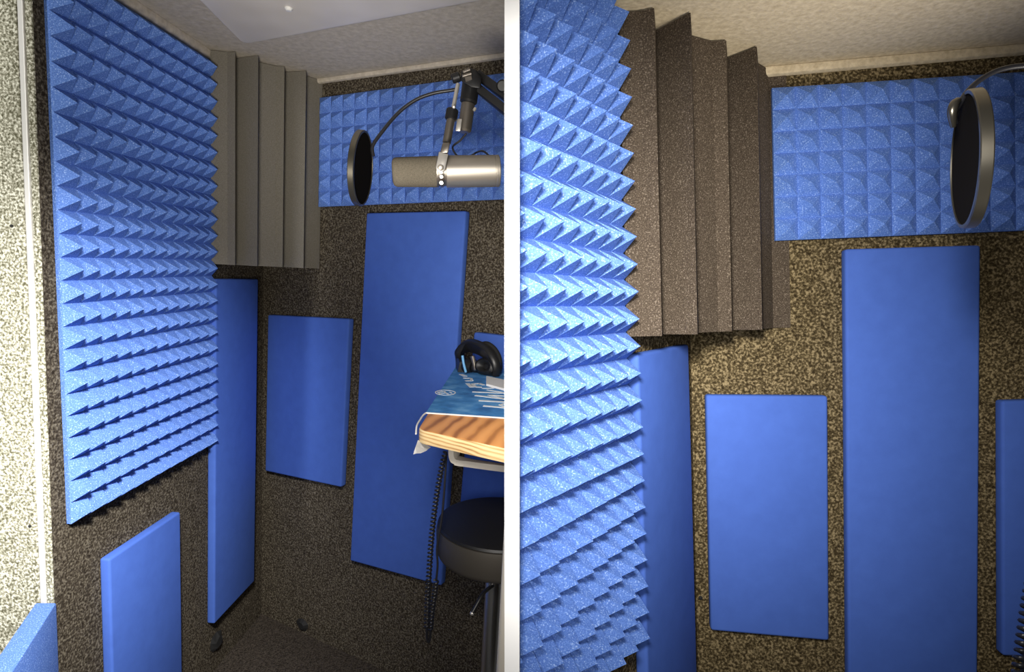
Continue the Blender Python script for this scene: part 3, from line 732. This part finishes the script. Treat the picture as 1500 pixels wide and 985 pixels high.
bm=bmesh.new(); lathe(bm,Vector((sc.x-.008,sc.y,.0)),Z,[(0,.15),(.006,.15),(.012,.14),(.03,.06),(.045,.026)],60); ST.part('base',bm,M['chrome'],smooth=40)
bm=bmesh.new(); lv=[ss(722,858,sz),ss(714,864,sz-.02),ss(706,873,sz-.05),ss(692,898,sz-.07)]; sweep(bm,spline(lv,6),.0042,10); lvo=ST.part('height_lever',bm,M['black'],smooth=50)
bm=bmesh.new(); rod(bm,ss(692.5,897,sz-.07),ss(690.5,901,sz-.07),.0045); ST.part('lever_tip',bm,M['silver'],smooth=50,parent=lvo)

# ================================================================== COILED CORDS
c_=1.16
cp_=lambda L_,dz=0.:[LB.cp(x,y,c_+dz) for x,y in L_]
A1=cp_([(653,662),(649,676),(643,706),(637,745),(632,790),(628.5,840),(626,890),(625.2,920)])
A2=cp_([(630.2,925),(633,895),(637,868),(639,850)],.008)
CC=Thing(LB,'coiled_cord',LB.cp(627,942,c_),'black coiled headphone cord hanging below the desk corner, left booth','cord')
bm=bmesh.new(); sweep(bm,coil(spline(A1,8),.0042,.0078,9),.0022,6); CC.part('coil',bm,M['cable'],smooth=60)
bm=bmesh.new(); sweep(bm,coil(spline(A2,8),.0042,.0072,9),.0022,6); CC.part('coil',bm,M['cable'],smooth=60)
bm=bmesh.new(); sweep(bm,spline(cp_([(625.3,919),(625.6,934),(627.5,941),(629.5,937),(630.4,924)]),6),.0026,8)
sweep(bm,spline(cp_([(639,851),(641,828),(640,806),(643,784),(648,752),(652,700),(654,662)],.008),6),.0022,8); CC.part('plain_lead',bm,M['cable'],smooth=60)
c2_=.66
bm=bmesh.new(); sweep(bm,coil(spline([RB.cp(x,y,c2_) for x,y in ((1524,790),(1514,840),(1506,880),(1500,920),(1494,965),(1487,1040))],8),.0046,.0084,10),.0024,6)
CR=Thing(RB,'coiled_cord',RB.cp(1486,1040,c2_),'black coiled cord at the bottom right corner, right booth','cord')
CR.part('coil',bm,M['cable'],smooth=60)
bm=bmesh.new(); sweep(bm,spline([RB.cp(1524,790,c2_),RB.cp(1560,740,c2_),RB.cp(1650,720,.7),Vector((wx+.004,RB.cp(1650,700,.7).y,RB.cp(1650,690,.7).z))],6),.003,8); CR.part('plain_lead',bm,M['cable'],smooth=60)

# ================================================================== LIGHT
def area(name,loc,target,size,power,col,spread=180):
    l=bpy.data.lights.new(name,'AREA'); l.shape='DISK'; l.size=size; l.energy=power; l.color=col; l.spread=radians(spread)
    o=bpy.data.objects.new(name,l); COL.objects.link(o); o.location=loc
    o.rotation_euler=(target-loc).to_track_quat('-Z','Y').to_euler(); return o
area('left_booth_lamp',pc(-.24,-.48,.25),pc(-.97,.40,1.22),.22,9.3,(1,.97,.93),62)
area('left_ceiling_bounce_fill',pc(-.28,.20,.20),pc(-.46,-.55,1.55),.30,2.4,(1,.94,.84),64)  # added up-light, stands in for bounce onto the left ceiling
area('right_booth_lamp',pc(-.05,-.23,.0),pc(.35,.08,1.15),.14,4.1,(1,.95,.88),64)
area('right_ceiling_bounce_fill',pc(.80,.15,.50),pc(.50,-.55,.95),.30,1.1,(1,.93,.82),70)  # added up-light out of view, imitates bounced light on the right ceiling
area('divider_fill_lamp',pc(-.03,.0,-.12),pc(-.01,.03,.7),.2,2.0,(1,.97,.93),96)  # added fill close to the eye, whitens the divider's end
hl=area('board_fill_strip',pc(-1.5,-.38,-.5),pc(-1.26,-.30,1.15),.15,3.5,(1,.99,.94),26); hl.data.shape='RECTANGLE'; hl.data.size=.12; hl.data.size_y=1.7  # added tall strip lamp, brightens the board and jamb at the opening
w=bpy.data.worlds.new('world'); scene.world=w; w.use_nodes=True
w.node_tree.nodes['Background'].inputs[0].default_value=(1,.97,.94,1); w.node_tree.nodes['Background'].inputs[1].default_value=.04
scene.view_settings.view_transform='Standard'; scene.view_settings.look='None'
scene.view_settings.exposure=0; scene.view_settings.gamma=1; scene.view_settings.use_curve_mapping=False
